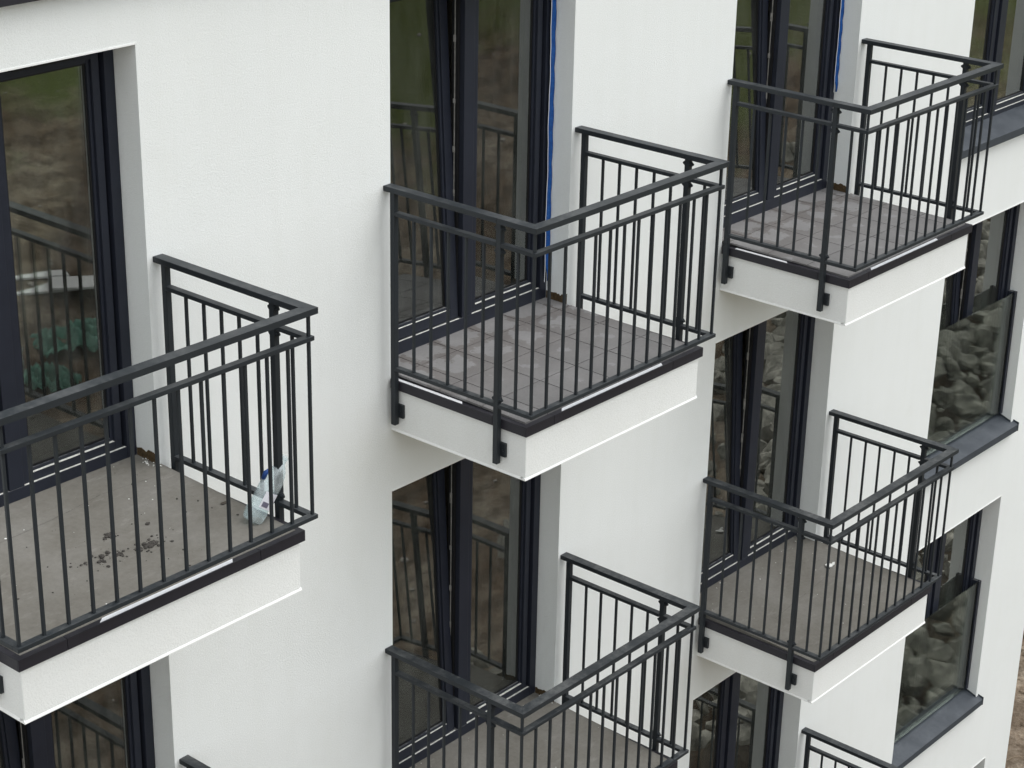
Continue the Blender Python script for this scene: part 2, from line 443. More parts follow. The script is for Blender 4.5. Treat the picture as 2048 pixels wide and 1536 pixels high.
def window(x0, x1, z0, z1, label, tilt=0.0, base=.0, mull=(.722, .802), sill=False, guard=False, film=0.0, vent=False):
    """tall two-leaf window: outer frame (the part itself), mullion, sashes, panes, handle, ledge dust, sill, glass guard"""
    F = REVEAL
    zb = z0 + base
    w = MB()
    frame_bars(w, x0 + .001, x1 - .001, zb, z1 - .001, .055, F, F + .082, 0, .002, wb=.100, wt=.022)
    # reed-like step on the inside of the frame
    o = bpart(w, 'window', M['frame']); o['label'] = label
    mx0, mx1 = x0 + mull[0], x0 + mull[1]
    m = MB()
    m.box(mx0, mx1, F + .002, F + .080, zb + .1004, z1 - .0234, 0, .0025)
    m.box(mx0 - .014, mx0 - .0004, F + .034, F + .080, zb + .1004, z1 - .0234, 1)
    bpart(m, 'mullion', [M['frame'], M['gasket']], o)
    # dusty upper faces of the bottom rails
    d = MB()
    d.box(mx1 + .004, x1 - .06, F + .0035, F + .0135, zb + .1003, zb + .1016)
    d.box(mx1 + .044, x1 - .116, F + .0165, F + .0298, zb + .1417, zb + .1432)
    if not tilt: d.box(x0 + .06, mx0 - .02, F + .0035, F + .0135, zb + .1003, zb + .1016)
    else: d.box(x0 + .06, mx0 - .02, F + .0035, F + .012, zb + .1003, zb + .1016)
    d.box(x0 + .120, mx0 - .078, F + .0185, F + .0278, zb + .1637, zb + .1650) if not tilt else d.box(x0 + .120, mx0 - .078, F + .0215, F + .0300, zb + .1640, zb + .1655)
    bpart(d, 'ledge_dust', M['dust'], o)
    # right leaf: fixed
    ax0, ax1 = mx1 + .0006, x1 - .0560
    az0, az1 = zb + .1016, z1 - .0236
    s = MB()
    frame_bars(s, ax0 + .002, ax1 - .016, az0, az1 - .012, .040, F + .016, F + .078, 0, .002)
    frame_bars(s, ax1 - .0155, ax1, az0, az1, .0152, F + .045, F + .079, 1, 0) if False else s.box(ax1 - .0155, ax1, F + .040, F + .079, az0, az1, 1)
    gx0, gx1, gz0, gz1 = ax0 + .0425, ax1 - .0565, az0 + .0405, az1 - .0525
    # stepped glazing bead
    frame_bars(s, gx0, gx1, gz0, gz1, .016, F + .030, F + .066, 0, .0015)
    frame_bars(s, gx0 + .0164, gx1 - .0164, gz0 + .0164, gz1 - .0164, .009, F + .040, F + .060, 1, 0)
    bpart(s, 'sash', [M['frame'], M['gasket']], o)
    g = MB(); g.box(gx0 + .024, gx1 - .024, F + .0445, F + .0535, gz0 + .024, gz1 - .024)
    bpart(g, 'pane', M['glass'], o)
    # left leaf: tilts inwards on its bottom edge
    bx0, bx1 = x0 + .0565, mx0 - .0146
    rm = rot_x(-math.atan2(tilt, az1 - az0), F + .030, az0) if tilt else Matrix()
    s = MB()
    def bars(w_, y0, y1, ix, mi):
        tmp = MB(); frame_bars(tmp, bx0 + ix, bx1 - ix, az0 + ix + .002, az1 - ix - .002, w_, y0, y1, mi, .002 if mi == 0 else 0)
        bmesh.ops.transform(tmp.bm, matrix=rm, verts=tmp.bm.verts[:])
        me = bpy.data.meshes.new('t'); tmp.bm.to_mesh(me); tmp.bm.free(); s.bm.from_mesh(me); bpy.data.meshes.remove(me)
    bars(.060, F + .018, F + .086, 0, 0)
    bars(.016, F + .028, F + .070, .0604, 0)
    bars(.008, F + .042, F + .062, .0768, 1)
    so = bpart(s, 'sash', [M['frame'], M['gasket']], o)
    g = MB(); g.box(bx0 + .083, bx1 - .083, F + .0465, F + .0555, az0 + .085, az1 - .085, mat=rm)
    bpart(g, 'pane', M['glass'], o)
    # lever handle on the room side, seen through the glass, and the lock case on the edge
    h = MB()
    hz = az0 + .95
    h.box(bx1 - .045, bx1 - .017, F + .0864, F + .100, hz - .07, hz + .07, bev=.004, mat=rm)
    h.box(bx1 - .040, bx1 - .022, F + .1005, F + .130, hz - .012, hz + .012, bev=.003, mat=rm)
    h.box(bx1 - .041, bx1 - .021, F + .122, F + .138, hz - .115, hz + .010, bev=.005, mat=rm)
    bpart(h, 'handle', M['steel'], o)
    if tilt:
        k = MB()
        k.box(mx0 - .0165, mx0 - .0145, F + .054, F + .060, zb + .14, z1 - .10)
        rr = random.Random(int(x0 * 100 + z0 * 10))
        for zz in (.32, .78, 1.02, 1.28, 1.62):
            k.box(mx0 - .021, mx0 - .0167, F + .050, F + .064, zb + zz + rr.uniform(-.03, .03), zb + zz + .05)
        bpart(k, 'lock_strip', M['steel'], o)
    if vent:
        v = MB()
        v.box(x0 + .90, x0 + 1.225, F - .016, F - .0004, z1 - .052, z1 - .018, bev=.002)
        v.box(x0 + .92, x0 + 1.205, F - .024, F - .0164, z1 - .040, z1 - .020, bev=.002)
        bpart(v, 'trickle_vent', M['gasket'], o)
    if film:
        # loose strip of blue protective film hanging down the right jamb
        f = MB(); rr = random.Random(int(x0 * 50))
        prev = None; n = 46; zt, zl = z1 - .07, zb + film
        for i in range(n + 1):
            t = i / n; z = zt + (zl - zt) * t
            wob = .0015 * math.sin(t * 23 + x0) + .0012 * math.sin(t * 61)
            wd = .034 + .002 * math.sin(t * 17)
            if t > .94: wd *= max(.15, (1 - t) / .06)
            ya = F - .006 - abs(.006 * math.sin(t * 31)) 
            row = [f.bm.verts.new((x1 - .003 - wd + wob, ya - .006, z)), f.bm.verts.new((x1 - .003 - wd * .45 + wob * .5, ya, z)), f.bm.verts.new((x1 - .003, ya - .012, z))]
            if prev:
                f.bm.faces.new((prev[0], prev[1], row[1], row[0])); f.bm.faces.new((prev[1], prev[2], row[2], row[1]))
            prev = row
        fo = bpart(f, 'blue_film', M['blue'], o, True)
        sd = fo.modifiers.new('thick', 'SOLIDIFY'); sd.thickness = .0008
        # its pale curled edge
        f2 = MB(); prev = None
        for i in range(n + 1):
            t = i / n; z = zt + (zl - zt) * t + .002
            wob = .0015 * math.sin(t * 23 + x0) + .0012 * math.sin(t * 61)
            wd = .034 + .002 * math.sin(t * 17) + max(0, .008 * math.sin(t * 9 + 4.2)) * (t > .55) * (t < .93)
            ya = F - .016
            row = [f2.bm.verts.new((x1 - .003 - wd - .0022 + wob, ya, z)), f2.bm.verts.new((x1 - .003 - wd + .0 + wob, ya - .002, z))]
            if prev: f2.bm.faces.new((prev[0], prev[1], row[1], row[0]))
            prev = row
        fo = bpart(f2, 'film_edge', M['film'], o)
        sd = fo.modifiers.new('thick', 'SOLIDIFY'); sd.thickness = .0008
    if sill:
        s = MB()
        za, zc = z0 + .012, z0 + .082      # front / back heights of the sloping sheet
        prof = [(-.050, za - .058), (-.050, za), (F + .004, zc), (F + .004, zc - .004), (-.046, za - .0045), (-.046, za - .058)]
        s.prism([(x0 - .040, y, z) for y, z in prof], (x1 - x0 + .080, 0, 0))
        for xe in (x0 - .0445, x1 + .0405):
            s.prism([(xe, -.054, za - .060), (xe, -.054, za + .016), (xe, -.001, za + .030), (xe, -.001, za - .060)], (.004, 0, 0))
        # upstands inside the opening
        for xe in (x0 + .001, x1 - .005):
            s.prism([(xe, -.0005, za + .013), (xe, -.0005, za + .030), (xe, F - .002, zc + .016), (xe, F - .002, zc + .002)], (.004, 0, 0))
        bpart(s, 'sill', M['sill'], o)
    if guard:
        gz0_, gz1_ = z0 + .10, z0 + 1.155
        gy = F - .052
        for xe in (x0 + .004, x1 - .040):
            p = MB()
            p.box(xe, xe + .036, gy - .018, gy - .0062, gz0_ - .01, gz1_ + .01, bev=.001)
            p.box(xe, xe + .036, gy + .0062, F - .0006, gz0_ - .01, gz1_ + .01, bev=.001)
            p.box(xe + (.0 if xe < x0 + .1 else .0262), xe + (.0098 if xe < x0 + .1 else .036), gy - .0060, gy + .0060, gz0_ - .01, gz1_ + .0096)
            bpart(p, 'guard_bracket', M['frame'], o)
        q = MB(); q.box(x0 + .0142, x1 - .0142, gy - .0055, gy + .0055, gz0_, gz1_, bev=.001)
        bpart(q, 'guard_pane', M['guard_glass'], o)
    return o

names = {('left', 0): 'upper left door window with a vent in its top rail and no film',
         ('mid', 0): 'balcony door with one leaf tilted in and blue film down its right jamb',
         ('right', 0): 'balcony door with a tilted leaf and a short strip of blue film',
         ('end', 0): 'window with metal sill at the upper right corner'}
for x0, x1, z0, z1, c, k in openings:
    lab = names.get((c, k))
    lab = lab or {('left', 1): 'balcony door below the balcony with the bottle', ('mid', 1): 'tilted balcony door under the large tiled balcony',
                  ('right', 1): 'tilted balcony door under the upper right balcony', ('right', 2): 'closed balcony door low on the facade',
                  ('end', 1): 'window with clear glass guard and sill, upper of two', ('end', 2): 'window with clear glass guard and sill, lower of two',
                  ('end', 3): 'wide ground floor window at the lower right'}[(c, k)]
    if c != 'end':
        window(x0, x1, z0, z1, lab, tilt=0 if (c, k) in (('right', 2), ('left', 0)) else .105, base=.02,
               film={('mid', 0): .135, ('right', 0): .70}.get((c, k), 0), vent=(c, k) == ('left', 0))
    elif k < 3:
        window(x0, x1, z0, z1, lab, tilt=.09 if k == 1 else 0, base=.014, sill=True, guard=k > 0)
    else:
        window(x0, x1, z0, z1, lab, base=0)

# ragged brown insulation left bare at the foot of three right-hand jambs
for c, k, zt in (('left', 0, .085), ('mid', 0, .075), ('right', 0, .078), ('mid', 1, .07)):
    x1 = WIN[c][1]; z0 = -H * k
    mb = MB(); rr = random.Random(k * 7 + len(c)); n = 48
    top = []
    for i in range(n + 1):
        y = REVEAL - .002 - i * (REVEAL + .004) / n
        top.append((y, z0 + zt + .014 * noise.noise((y * 22, x1, k)) + .007 * noise.noise((y * 75, x1, k + 5)) + .004 * noise.noise((y * 210, x1, 9))))
    pts = [(x1 - .0015, y, z) for y, z in top]
    base = [(x1 - .0015, y, z0 + .012) for y, z in reversed(top)]
    b2 = [(x1 - .0015 - rr.uniform(0, .003), y, z) for _, y, z in pts]
    for i in range(n):
        mb.poly([(b2[i][0], top[i][0], z0 + .012), (b2[i + 1][0], top[i + 1][0], z0 + .012), b2[i + 1], b2[i]])
        mb.poly([b2[i], b2[i + 1], (x1 + .003, top[i + 1][0], top[i + 1][1] + .002), (x1 + .003, top[i][0], top[i][1] + .002)])
    bpart(mb, 'bare_insulation', M['foam'])

# ------------------------------------------------------------------ balconies
RW, RD = 1.5837, 1.0066        # outer width / depth of the railing
HT, HM, HB = 1.0601, .9303, .0872
SX0, SX1, SD, SB = .0600, 1.516, .928, -.298       # rendered slab
TX0, TX1, TD, TH = .045, 1.541, .940, .052         # metal edge trim
WIDE = 0.0
cache = {}
def set_wide(w):
    global WIDE, RW, SX1, TX1, PX
    WIDE = w; RW = 1.5837 + w; SX1 = 1.516 + w; TX1 = 1.541 + w
    PX = ((.0125, .0425), (RW - .0425, RW - .0125))
def shared(key, fn):
    key = (key, WIDE)
    if key not in cache: cache[key] = fn()
    return cache[key]

def me_slab():
    mb = MB(); mb.box(SX0, SX1, -SD, -.0005, SB + .012, -.010, bev=.004)
    return mb.mesh('slab', M['stucco_slab'])
def me_drip():
    mb = MB(); e = .0045
    for pts, ext in (([(SX0 - e, -SD - e, SB), (SX0 - e, -SD + .03, SB), (SX0 - e, -SD + .03, SB + .004), (SX0 - e, -SD + .002, SB + .016), (SX0 - e, -SD - e, SB + .004)], (SX1 - SX0 + 2 * e, 0, 0)),):
        mb.prism(pts, ext)
    mb.prism([(SX0 - e, -SD + .0304, SB), (SX0 + .03, -SD + .0304, SB), (SX0 + .03, -SD + .0304, SB + .004), (SX0 + .002, -SD + .0304, SB + .016), (SX0 - e, -SD + .0304, SB + .004)], (0, SD - .031, 0))
    mb.prism([(SX1 + e, -SD + .0304, SB), (SX1 - .03, -SD + .0304, SB), (SX1 - .03, -SD + .0304, SB + .004), (SX1 - .002, -SD + .0304, SB + .016), (SX1 + e, -SD + .0304, SB + .004)], (0, SD - .031, 0))
    return mb.mesh('drip_edge', M['stucco_edge'])
def me_trim():
    mb = MB()
    fl = .052; g = .0012
    def ring(off, z0, z1, cutsx, cutsy, bev):
        xs = [TX0 + off] + cutsx + [TX1 - off]
        for a, b in zip(xs, xs[1:]):
            mb.box(a + (g if a > TX0 + off else 0), b - (g if b < TX1 - off else 0), -TD + off, -TD + .006, z0, z1, 0, bev)          # front fascia
            mb.box(a + (g if a > TX0 + off else .0), b - (g if b < TX1 - off else 0), -TD + .0062, -TD + fl, z1 - .003, z1 - .0002)      # front flange
        ys = [-TD + .0064] + cutsy + [-.003]
        for a, b in zip(ys, ys[1:]):
            for xa, xb, fa, fb in ((TX0 + off, TX0 + .006, TX0 + .0062, TX0 + fl), (TX1 - .006, TX1 - off, TX1 - fl, TX1 - .0062)):
                mb.box(xa, xb, a + g, b - g, z0, z1, 0, bev)
                if b > -TD + fl: mb.box(fa, fb, max(a, -TD + fl) + g, b - g, z1 - .003, z1 - .0002)
    ring(0, -TH, 0, [.263 + WIDE * .4, 1.265 + WIDE * 1.2], [-.715], .0012)
    # recessed joint covers so that the joints read as fine dark lines
    mb.box(TX0 + .008, TX1 - .008, -TD + .0068, -TD + .0088, -TH + .003, -.004, 1)
    for x in (.263, 1.265): mb.box(x - .02, x + .02, -TD + .0018, -TD + .0055, -TH + .002, -.0012, 1) if False else None
    return mb.mesh('edge_trim', [M['trim'], M['gasket']])

def floor_z(y, zo, zi): return zo + (zi - zo) * (y + .92) / (REVEAL + .92)
def me_screed(zo, zi, wx0, wx1):
    mb = MB(); rr = random.Random(int(wx0 * 1000))
    # gently uneven, falling outwards
    def patch(xa, xb, ya, yb, nx, ny):
        vs = [[mb.bm.verts.new((xa + (xb - xa) * i / nx, ya + (yb - ya) * j / ny, floor_z(ya + (yb - ya) * j / ny, zo, zi) + .0016 * noise.noise((5 * (xa + (xb - xa) * i / nx), 5 * (ya + (yb - ya) * j / ny), wx0)))) for j in range(ny + 1)] for i in range(nx + 1)]
        for i in range(nx):
            for j in range(ny): mb.bm.faces.new((vs[i][j], vs[i + 1][j], vs[i + 1][j + 1], vs[i][j + 1]))
        return vs
    yo = -TD + .030
    v = patch(TX0 + .030, TX1 - .030, yo, -.0008, 28, 18)
    patch(wx0 + .001, wx1 - .001, -.0008, REVEAL + .03, 24, 4)
    for (a, b) in list(zip([r[0] for r in v], [r[0] for r in v][1:])):
        mb.bm.faces.new((mb.bm.verts.new((a.co.x, yo, -.012)), mb.bm.verts.new((b.co.x, yo, -.012)), b, a))
    for row in (v[0], v[-1]):
        for a, b in zip(row, row[1:]):
            mb.bm.faces.new((mb.bm.verts.new((a.co.x, a.co.y, -.012)), mb.bm.verts.new((b.co.x, b.co.y, -.012)), b, a))
    bmesh.ops.recalc_face_normals(mb.bm, faces=mb.bm.faces[:])
    return mb.mesh('screed_floor', M['screed'])
def me_tiles(zo, zi, wx0, wx1):
    mb = MB(); g = .0029; t = .011
    xl = [TX0 + .030] + [.25 + .288 * i for i in range(5)] + [TX1 - .034]
    yl = [-.909, -.614, -.322, -.030]
    def tile(xa, xb, ya, yb):
        za, zb = floor_z(ya, zo, zi), floor_z(yb, zo, zi)
        b2 = bmesh.new()
        p = [(xa + g, ya + g, za - t), (xb - g, ya + g, za - t), (xb - g, yb - g, zb - t), (xa + g, yb - g, zb - t), (xa + g, ya + g, za), (xb - g, ya + g, za), (xb - g, yb - g, zb), (xa + g, yb - g, zb)]
        vs = [b2.verts.new(q) for q in p]
        for f in ((0, 3, 2, 1), (4, 5, 6, 7), (0, 1, 5, 4), (1, 2, 6, 5), (2, 3, 7, 6), (3, 0, 4, 7)): b2.faces.new([vs[i] for i in f])
        bmesh.ops.bevel(b2, geom=[e for e in b2.edges if e.verts[0].co.z > min(za, zb) - t * .5 and e.verts[1].co.z > min(za, zb) - t * .5], offset=.0008, segments=1, affect='EDGES')
        mb._merge(b2, 0)
    for a, b in zip(xl, xl[1:]):
        for c, d in zip(yl, yl[1:]): tile(a, b, c, d)
        if b > wx0 + .02 and a < wx1 - .02:
            tile(max(a, wx0), min(b, wx1), -.030, REVEAL + .01)
    # grout bed a little below, set back from the free edge so the tiles overhang it
    e = .022
    def bed(xa, xb, ya, yb):
        za, zb = floor_z(ya, zo, zi) - .0042, floor_z(yb, zo, zi) - .0042
        mb.poly([(xa, ya, za), (xb, ya, za), (xb, yb, zb), (xa, yb, zb)], 1)
    bed(xl[0] + e, xl[-1] - e, yl[0] + e, -.0006)
    bed(wx0 + .001, wx1 - .001, -.0006, REVEAL + .01)
    mb.box(xl[0] + e, xl[-1] - e, yl[0] + e - .004, yl[0] + e - .001, -.010, zo - .0035, 1)
    mb.box(xl[0] + e - .003, xl[0] + e - .0005, yl[0] + e, -.001, -.010, zo - .0035, 1)
    mb.box(xl[-1] - e + .0005, xl[-1] - e + .003, yl[0] + e, -.001, -.010, zo - .0035, 1)
    return mb.mesh('tiled_floor', [M['tile'], M['grout']])

RT, RTW = .028, .058          # handrail thickness / width
RX = .0124                    # set-in of the slimmer rails
SEAM = -.757
def me_handrail():
    mb = MB(); z0, z1 = HT - RT, HT
    for xa, xb in ((0, RTW), (RW - RTW, RW)):
        mb.box(xa, xb, SEAM + .0008, -.0005, z0, z1, 0, .003)
    # mitred U that is bolted on in front
    for k, (xa, xb, xi, xo) in enumerate(((0, RTW, RTW, 0), (RW - RTW, RW, RW - RTW, RW))):
        pts = [(xa, SEAM - .0008), (xb, SEAM - .0008), (xi, -RD + RTW), (xo, -RD)] if k == 0 else [(xa, SEAM - .0008), (xb, SEAM - .0008), (xo, -RD), (xi, -RD + RTW)]
        mb.prism([(x, y, z0) for x, y in pts], (0, 0, RT))
    mb.prism([(.0009, -RD, z0), (RW - .0009, -RD, z0), (RW - RTW - .0009, -RD + RTW, z0), (RTW + .0009, -RD + RTW, z0)], (0, 0, RT))
    return mb
PY = ((-.036, -.066), (-.745, -.775))
PX = ((.0125, .0425), (RW - .0425, RW - .0125))
def me_lowrail(ztop, h, w):
    mb = MB(); z0 = ztop - h
    for s in (0, 1):
        xa, xb = (RX, RX + w) if s == 0 else (RW - RX - w, RW - RX)
        mb.box(xa, xb, PY[1][0] + .0004, PY[0][1] - .0004, z0, ztop, 0, .002)
        mb.box(xa, xb, -RD + RX + w + .0002, PY[1][1] - .0004, z0, ztop, 0, .002)
    mb.box(RX, RW - RX, -RD + RX, -RD + RX + w, z0, ztop, 0, .002)
    return mb
BS = .0130
def me_bar(z0, z1):
    mb = MB(); mb.box(-BS / 2, BS / 2, -BS / 2, BS / 2, z0, z1, 0, .001); return mb.mesh('baluster', M['metal'])
def me_post():
    mb = MB(); mb.box(-.015, .015, -.015, .015, -.242, HT - RT - .0004, 0, .002); return mb.mesh('post', M['metal'])
def me_bracket(sgn):
    mb = MB()
    x0, x1 = sorted((sgn * .0154, sgn * (.0322 if sgn > 0 else .0398)))
    mb.box(x0, x1, -.044, .008, -.205, -.130, 0, .0015)
    for y in (-.030,): mb.cyl((sgn * .014, y, -.168), (1, 0, 0), .006, .010, 0, 8)
    return mb.mesh('bracket', M['metal'])
def me_bolt():
    mb = MB()
    mb.cyl((0, 0, 0), (0, 1, 0), .005, .060)
    for s in (-1, 1):
        mb.cyl((0, s * .0170, 0), (0, 1, 0), .0150, .0040)
        mb.cyl((0, s * .0230, 0), (0, 1, 0), .0105, .009, 0, 6)
        mb.cyl((0, s * .0300, 0), (0, 1, 0), .0055, .008)
    return mb.mesh('bolt', M['metal'])

def balcony(col, k, *a, **kw):
    set_wide(.048 if col == 'left' else 0.0)
    r = build_balcony(col, k, *a, **kw)
    set_wide(0.0)
    return r
def build_balcony(col, k, label, kind, film=(), jit=0.0, dusty=False, dx=0.0, dz=0.0, drx=0.0, drz=0.0):
    X = COLX[col] + dx; Z = -H * k + dz
    root = thing('balcony', label, 'balcony', (X, 0, Z), 'balconies on the white facade')
    wx0, wx1 = WIN[col][0] - X, WIN[col][1] - X
    slab = link('slab', shared('slab', me_slab), root)
    link('drip_edge', shared('drip', me_drip), slab)
    trim = link('edge_trim', shared('trim', me_trim), root)
    if kind == 'tile': link('tiled_floor', shared(('tile', col), lambda: me_tiles(.010, .026, wx0, wx1)), root)
    else: link('screed_floor', shared(('screed', col, k), lambda: me_screed(.001, .043, wx0, wx1)), root)
    for side, a, b in film:
        mb = MB()
        if side == 'front': mb.prism([(a, -TD + .006, .0006), (a + .03, -TD + .030, .0006), (b, -TD + .030, .0006), (b - .02, -TD + .006, .0006)], (0, 0, .0012))
        else: mb.prism([(TX0 + .006, a, .0006), (TX0 + .006, b + .01, .0006), (TX0 + .028, b + .03, .0006), (TX0 + .028, a, .0006)], (0, 0, .0012))
        mb.build('film_strip', M['film'], trim)
    met = M['metal_dusty'] if dusty else M['metal']
    key = 'd' if dusty else 'c'
    off = (drx, 0, drz)
    link('handrail', shared('hand' + key, lambda: me_handrail().mesh('handrail', met)), root, off)
    link('mid_rail', shared('mid' + key, lambda: me_lowrail(HM, .020, .036).mesh('mid_rail', met)), root, off)
    link('bottom_rail', shared('bot' + key, lambda: me_lowrail(HB, .020, .036).mesh('bottom_rail', met)), root, off)
    bar = shared('bar', lambda: me_bar(HB - .0006, HM - .0194))
    barc = shared('barc', lambda: me_bar(HM - .0006, HT - RT + .0006))
    rr = random.Random(k * 10 + len(col))
    yf = -RD + RX + .018
    x0b, x1b = RX + .018, RW - RX - .018
    n = 13
    for i in range(n + 1):
        j = 0 if i in (0, n) else rr.uniform(-.0025, .0025)
        link('baluster', bar, root, (x0b + (x1b - x0b) * i / n + j + drx, yf, drz))
    for xb in (x0b, x1b):
        link('corner_bar', barc, root, (xb + drx, yf, drz))
        for y in (-.187, -.304, -.421, -.538, -.655, -.876):
            link('baluster', bar, root, (xb + drx, y + rr.uniform(-.002, .002), drz))
    for s, (xa, xb) in enumerate(PX):
        for q, (ya, yb) in enumerate(PY):
            p = link('post', shared('post', me_post), root, ((xa + xb) / 2 + drx, (ya + yb) / 2, drz))
            link('bracket', shared(('br', s), lambda: me_bracket(1 if s == 0 else -1)), p)
            if q == 1:
                for zb in (HT - RT - .030, HM - .045, HB + .022): link('bolt', shared('bolt', me_bolt), p, (0, 0, zb))
    return root

balcony('left', 0, 'balcony at the left with bare grey screed floor, dirt and a crushed plastic bottle', 'screed', [('front', .45, 1.186)])
balcony('mid', 0, 'grey tiled balcony with pale lime stains in the middle of the facade', 'tile', [('front', .328, 1.196), ('side', -.04, -.516)], dx=.002, dz=.004, drx=.003)
balcony('right', 0, 'grey tiled balcony at the upper right beside the corner window', 'tile', [('front', .30, 1.12), ('side', -.10, -.50)], dx=-.003, dz=.003, drz=.008)
balcony('left', 1, 'balcony at the lower left of which only a handrail end shows', 'screed', dz=-.008, dx=-.003, dusty=True)
balcony('mid', 1, 'lower middle balcony with bare brown screed floor and dusty rails, cut by the bottom edge', 'screed', dusty=True, dz=-.006, dx=-.003)
balcony('right', 1, 'balcony with bare brown screed floor and a white plaster chip, right of centre', 'screed', dz=-.004, drx=-.003, dusty=True)
balcony('right', 2, 'balcony at the bottom right of which only the far railing side shows', 'screed', dz=.003, dx=.004)

# ------------------------------------------------------------------ small things lying on the balconies
def on_floor(col, k, xw, yw, zo=.001, zi=.043): return Vector((xw, yw, -H * k + floor_z(yw, zo, zi)))

# crushed water bottle leaning on the bottom rail of the left balcony
bt = thing('plastic_bottle', 'crushed clear plastic bottle with torn label leaning on the railing of the left balcony', 'bottle', on_floor('left', 0, -1.585, -.72) + Vector((0, 0, .004)))
prof = [(0, .0), (.026, .0), (.036, .004), (.042, .014), (.043, .05), (.041, .075), (.044, .10), (.041, .125), (.044, .15), (.043, .19), (.040, .215), (.030, .245), (.018, .268), (.0135, .278), (.0135, .300)]
mb = MB(); seg = 28; rings = []
for r, z in prof:
    ring = []
    for i in range(seg):
        a = 2 * math.pi * i / seg
        d = 1 + (.22 * noise.noise((math.cos(a) * 1.7, math.sin(a) * 1.7, z * 16)) if .02 < z < .25 else 0)
        if z < .012: d *= 1 + .06 * math.cos(5 * a)
        sq = 1 - .22 * (math.sin(a) ** 2) * (1 if .06 < z < .24 else 0)
        ring.append(mb.bm.verts.new((r * d * math.cos(a), r * d * sq * math.sin(a), z)))
    rings.append(ring)
for a, b in zip(rings, rings[1:]):
    for i in range(seg): mb.bm.faces.new((a[i], a[(i + 1) % seg], b[(i + 1) % seg], b[i]))
bmesh.ops.remove_doubles(mb.bm, verts=mb.bm.verts[:], dist=1e-5)
body = mb.build('bottle_body', M['pet'], bt, smooth=True)
sd = body.modifiers.new('wall', 'SOLIDIFY'); sd.thickness = .0012
mb = MB(); prev = None
for i in range(9):
    a = math.radians(-142 + i * 8)
    row = [mb.bm.verts.new((.0475 * math.cos(a), .0475 * math.sin(a), .075)), mb.bm.verts.new((.0475 * math.cos(a), .0475 * math.sin(a), .15))]
    if prev: mb.bm.faces.new((prev[0], row[0], row[1], prev[1]))
    prev = row
lab = mb.build('label', M['label'], bt); sd = lab.modifiers.new('t', 'SOLIDIFY'); sd.thickness = .0006
mb = MB(); prev = None
for i in range(6):
    a = math.radians(-134 + i * 6)
    row = [mb.bm.verts.new((.0488 * math.cos(a), .0488 * math.sin(a), .083)), mb.bm.verts.new((.0488 * math.cos(a), .0488 * math.sin(a), .105))]
    if prev: mb.bm.faces.new((prev[0], row[0], row[1], prev[1]))
    prev = row
ink = mb.build('label_print', M['ink'], lab); sd = ink.modifiers.new('t', 'SOLIDIFY'); sd.thickness = .0004
mb = MB()
mb.tube([(-.042, .012, .185), (-.047, .010, .215), (-.040, .006, .238)], [.009, .010, .004], 8)
mb.build('blue_wrapper', M['cap'], bt, smooth=True)
mb = MB(); mb.cyl((0, 0, .303), (0, 0, 1), .0165, .014, 0, 16)
mb.build('neck_ring', M['pet'], bt)
bt.scale = (1.16, 1.16, 1.06)
bt.rotation_euler = Vector((0, 0, 1)).rotation_difference(Vector((.175, -.045, .275)).normalized()).to_euler()

def blob(mb, c, r, seed, flat=.5, mi=0):
    b2 = bmesh.new(); bmesh.ops.create_icosphere(b2, subdivisions=1, radius=r)
    for v in b2.verts:
        v.co *= 1 + .55 * noise.noise(v.co / r * 1.3 + Vector((seed, seed * 2.1, 0)))
        v.co.z = v.co.z * flat
    bmesh.ops.translate(b2, vec=c, verts=b2.verts[:]); mb._merge(b2, mi)

# soil crumbs on the left balcony
mb = MB(); rr = random.Random(3)
for i in range(300):
    t = rr.random(); q = rr.random() ** 3
    if t < .38: c = (rr.gauss(-2.045, .042), rr.gauss(-.575, .020)); r = .0015 + .008 * q
    elif t < .62: c = (rr.gauss(-2.235, .060), rr.gauss(-.535, .030)); r = .0015 + .011 * q
    elif t < .72: c = (rr.gauss(-2.12, .02), rr.gauss(-.395, .018)); r = .0015 + .011 * q
    else: c = (rr.uniform(-2.8, -1.56), rr.uniform(-.86, .08)); r = .001 + .006 * q
    p = on_floor('left', 0, *c)
    blob(mb, p + Vector((0, 0, r * .25)), r, i, .55)
for i in range(34):   # the small mound itself
    p = on_floor('left', 0, rr.gauss(-2.045, .020), rr.gauss(-.575, .011)); blob(mb, p + Vector((0, 0, .003)), rr.uniform(.006, .013), i + 900, .5)
for x_, y_, r_ in ((-2.255, -.51, .016), (-2.22, -.50, .012), (-2.116, -.383, .017), (-2.135, -.39, .010), (-1.93, -.42, .012), (-2.19, -.56, .010)):
    blob(mb, on_floor('left', 0, x_, y_) + Vector((0, 0, .003)), r_, x_ * 10, .5)
tag(mb.build('soil_crumbs', M['soil_crumb']), 'dark soil crumbs scattered over the grey screed of the left balcony', 'soil', kind='stuff')

# white plaster crumbs on the screed balconies
mb = MB(); rr = random.Random(11)
for i in range(80):
    col, k, xa, xb = rr.choice((('left', 0, -2.75, -1.52), ('right', 1, 3.1, 4.5), ('mid', 1, .1, 1.5)))
    p = on_floor(col, k, rr.uniform(xa, xb), rr.choice((rr.uniform(-.85, .12), rr.gauss(0.0, .10))) if rr.random() < .9 else .1)
    p.y = min(p.y, .13) if WIN[col][0] < p.x < WIN[col][1] else min(p.y, -.02)
    p = on_floor(col, k, p.x, p.y)
    blob(mb, p + Vector((0, 0, .001)), abs(rr.gauss(.0008, .0016)) + .001, i, .5)
for i in range(30):   # along the foot of the bare insulation
    col, k = rr.choice((('left', 0), ('left', 0), ('mid', 1)))
    p = on_floor(col, k, WIN[col][1] - rr.uniform(.0, .04) , rr.uniform(-.03, .10)); blob(mb, p + Vector((0, 0, .002)), rr.uniform(.002, .005), i + 50, .7)
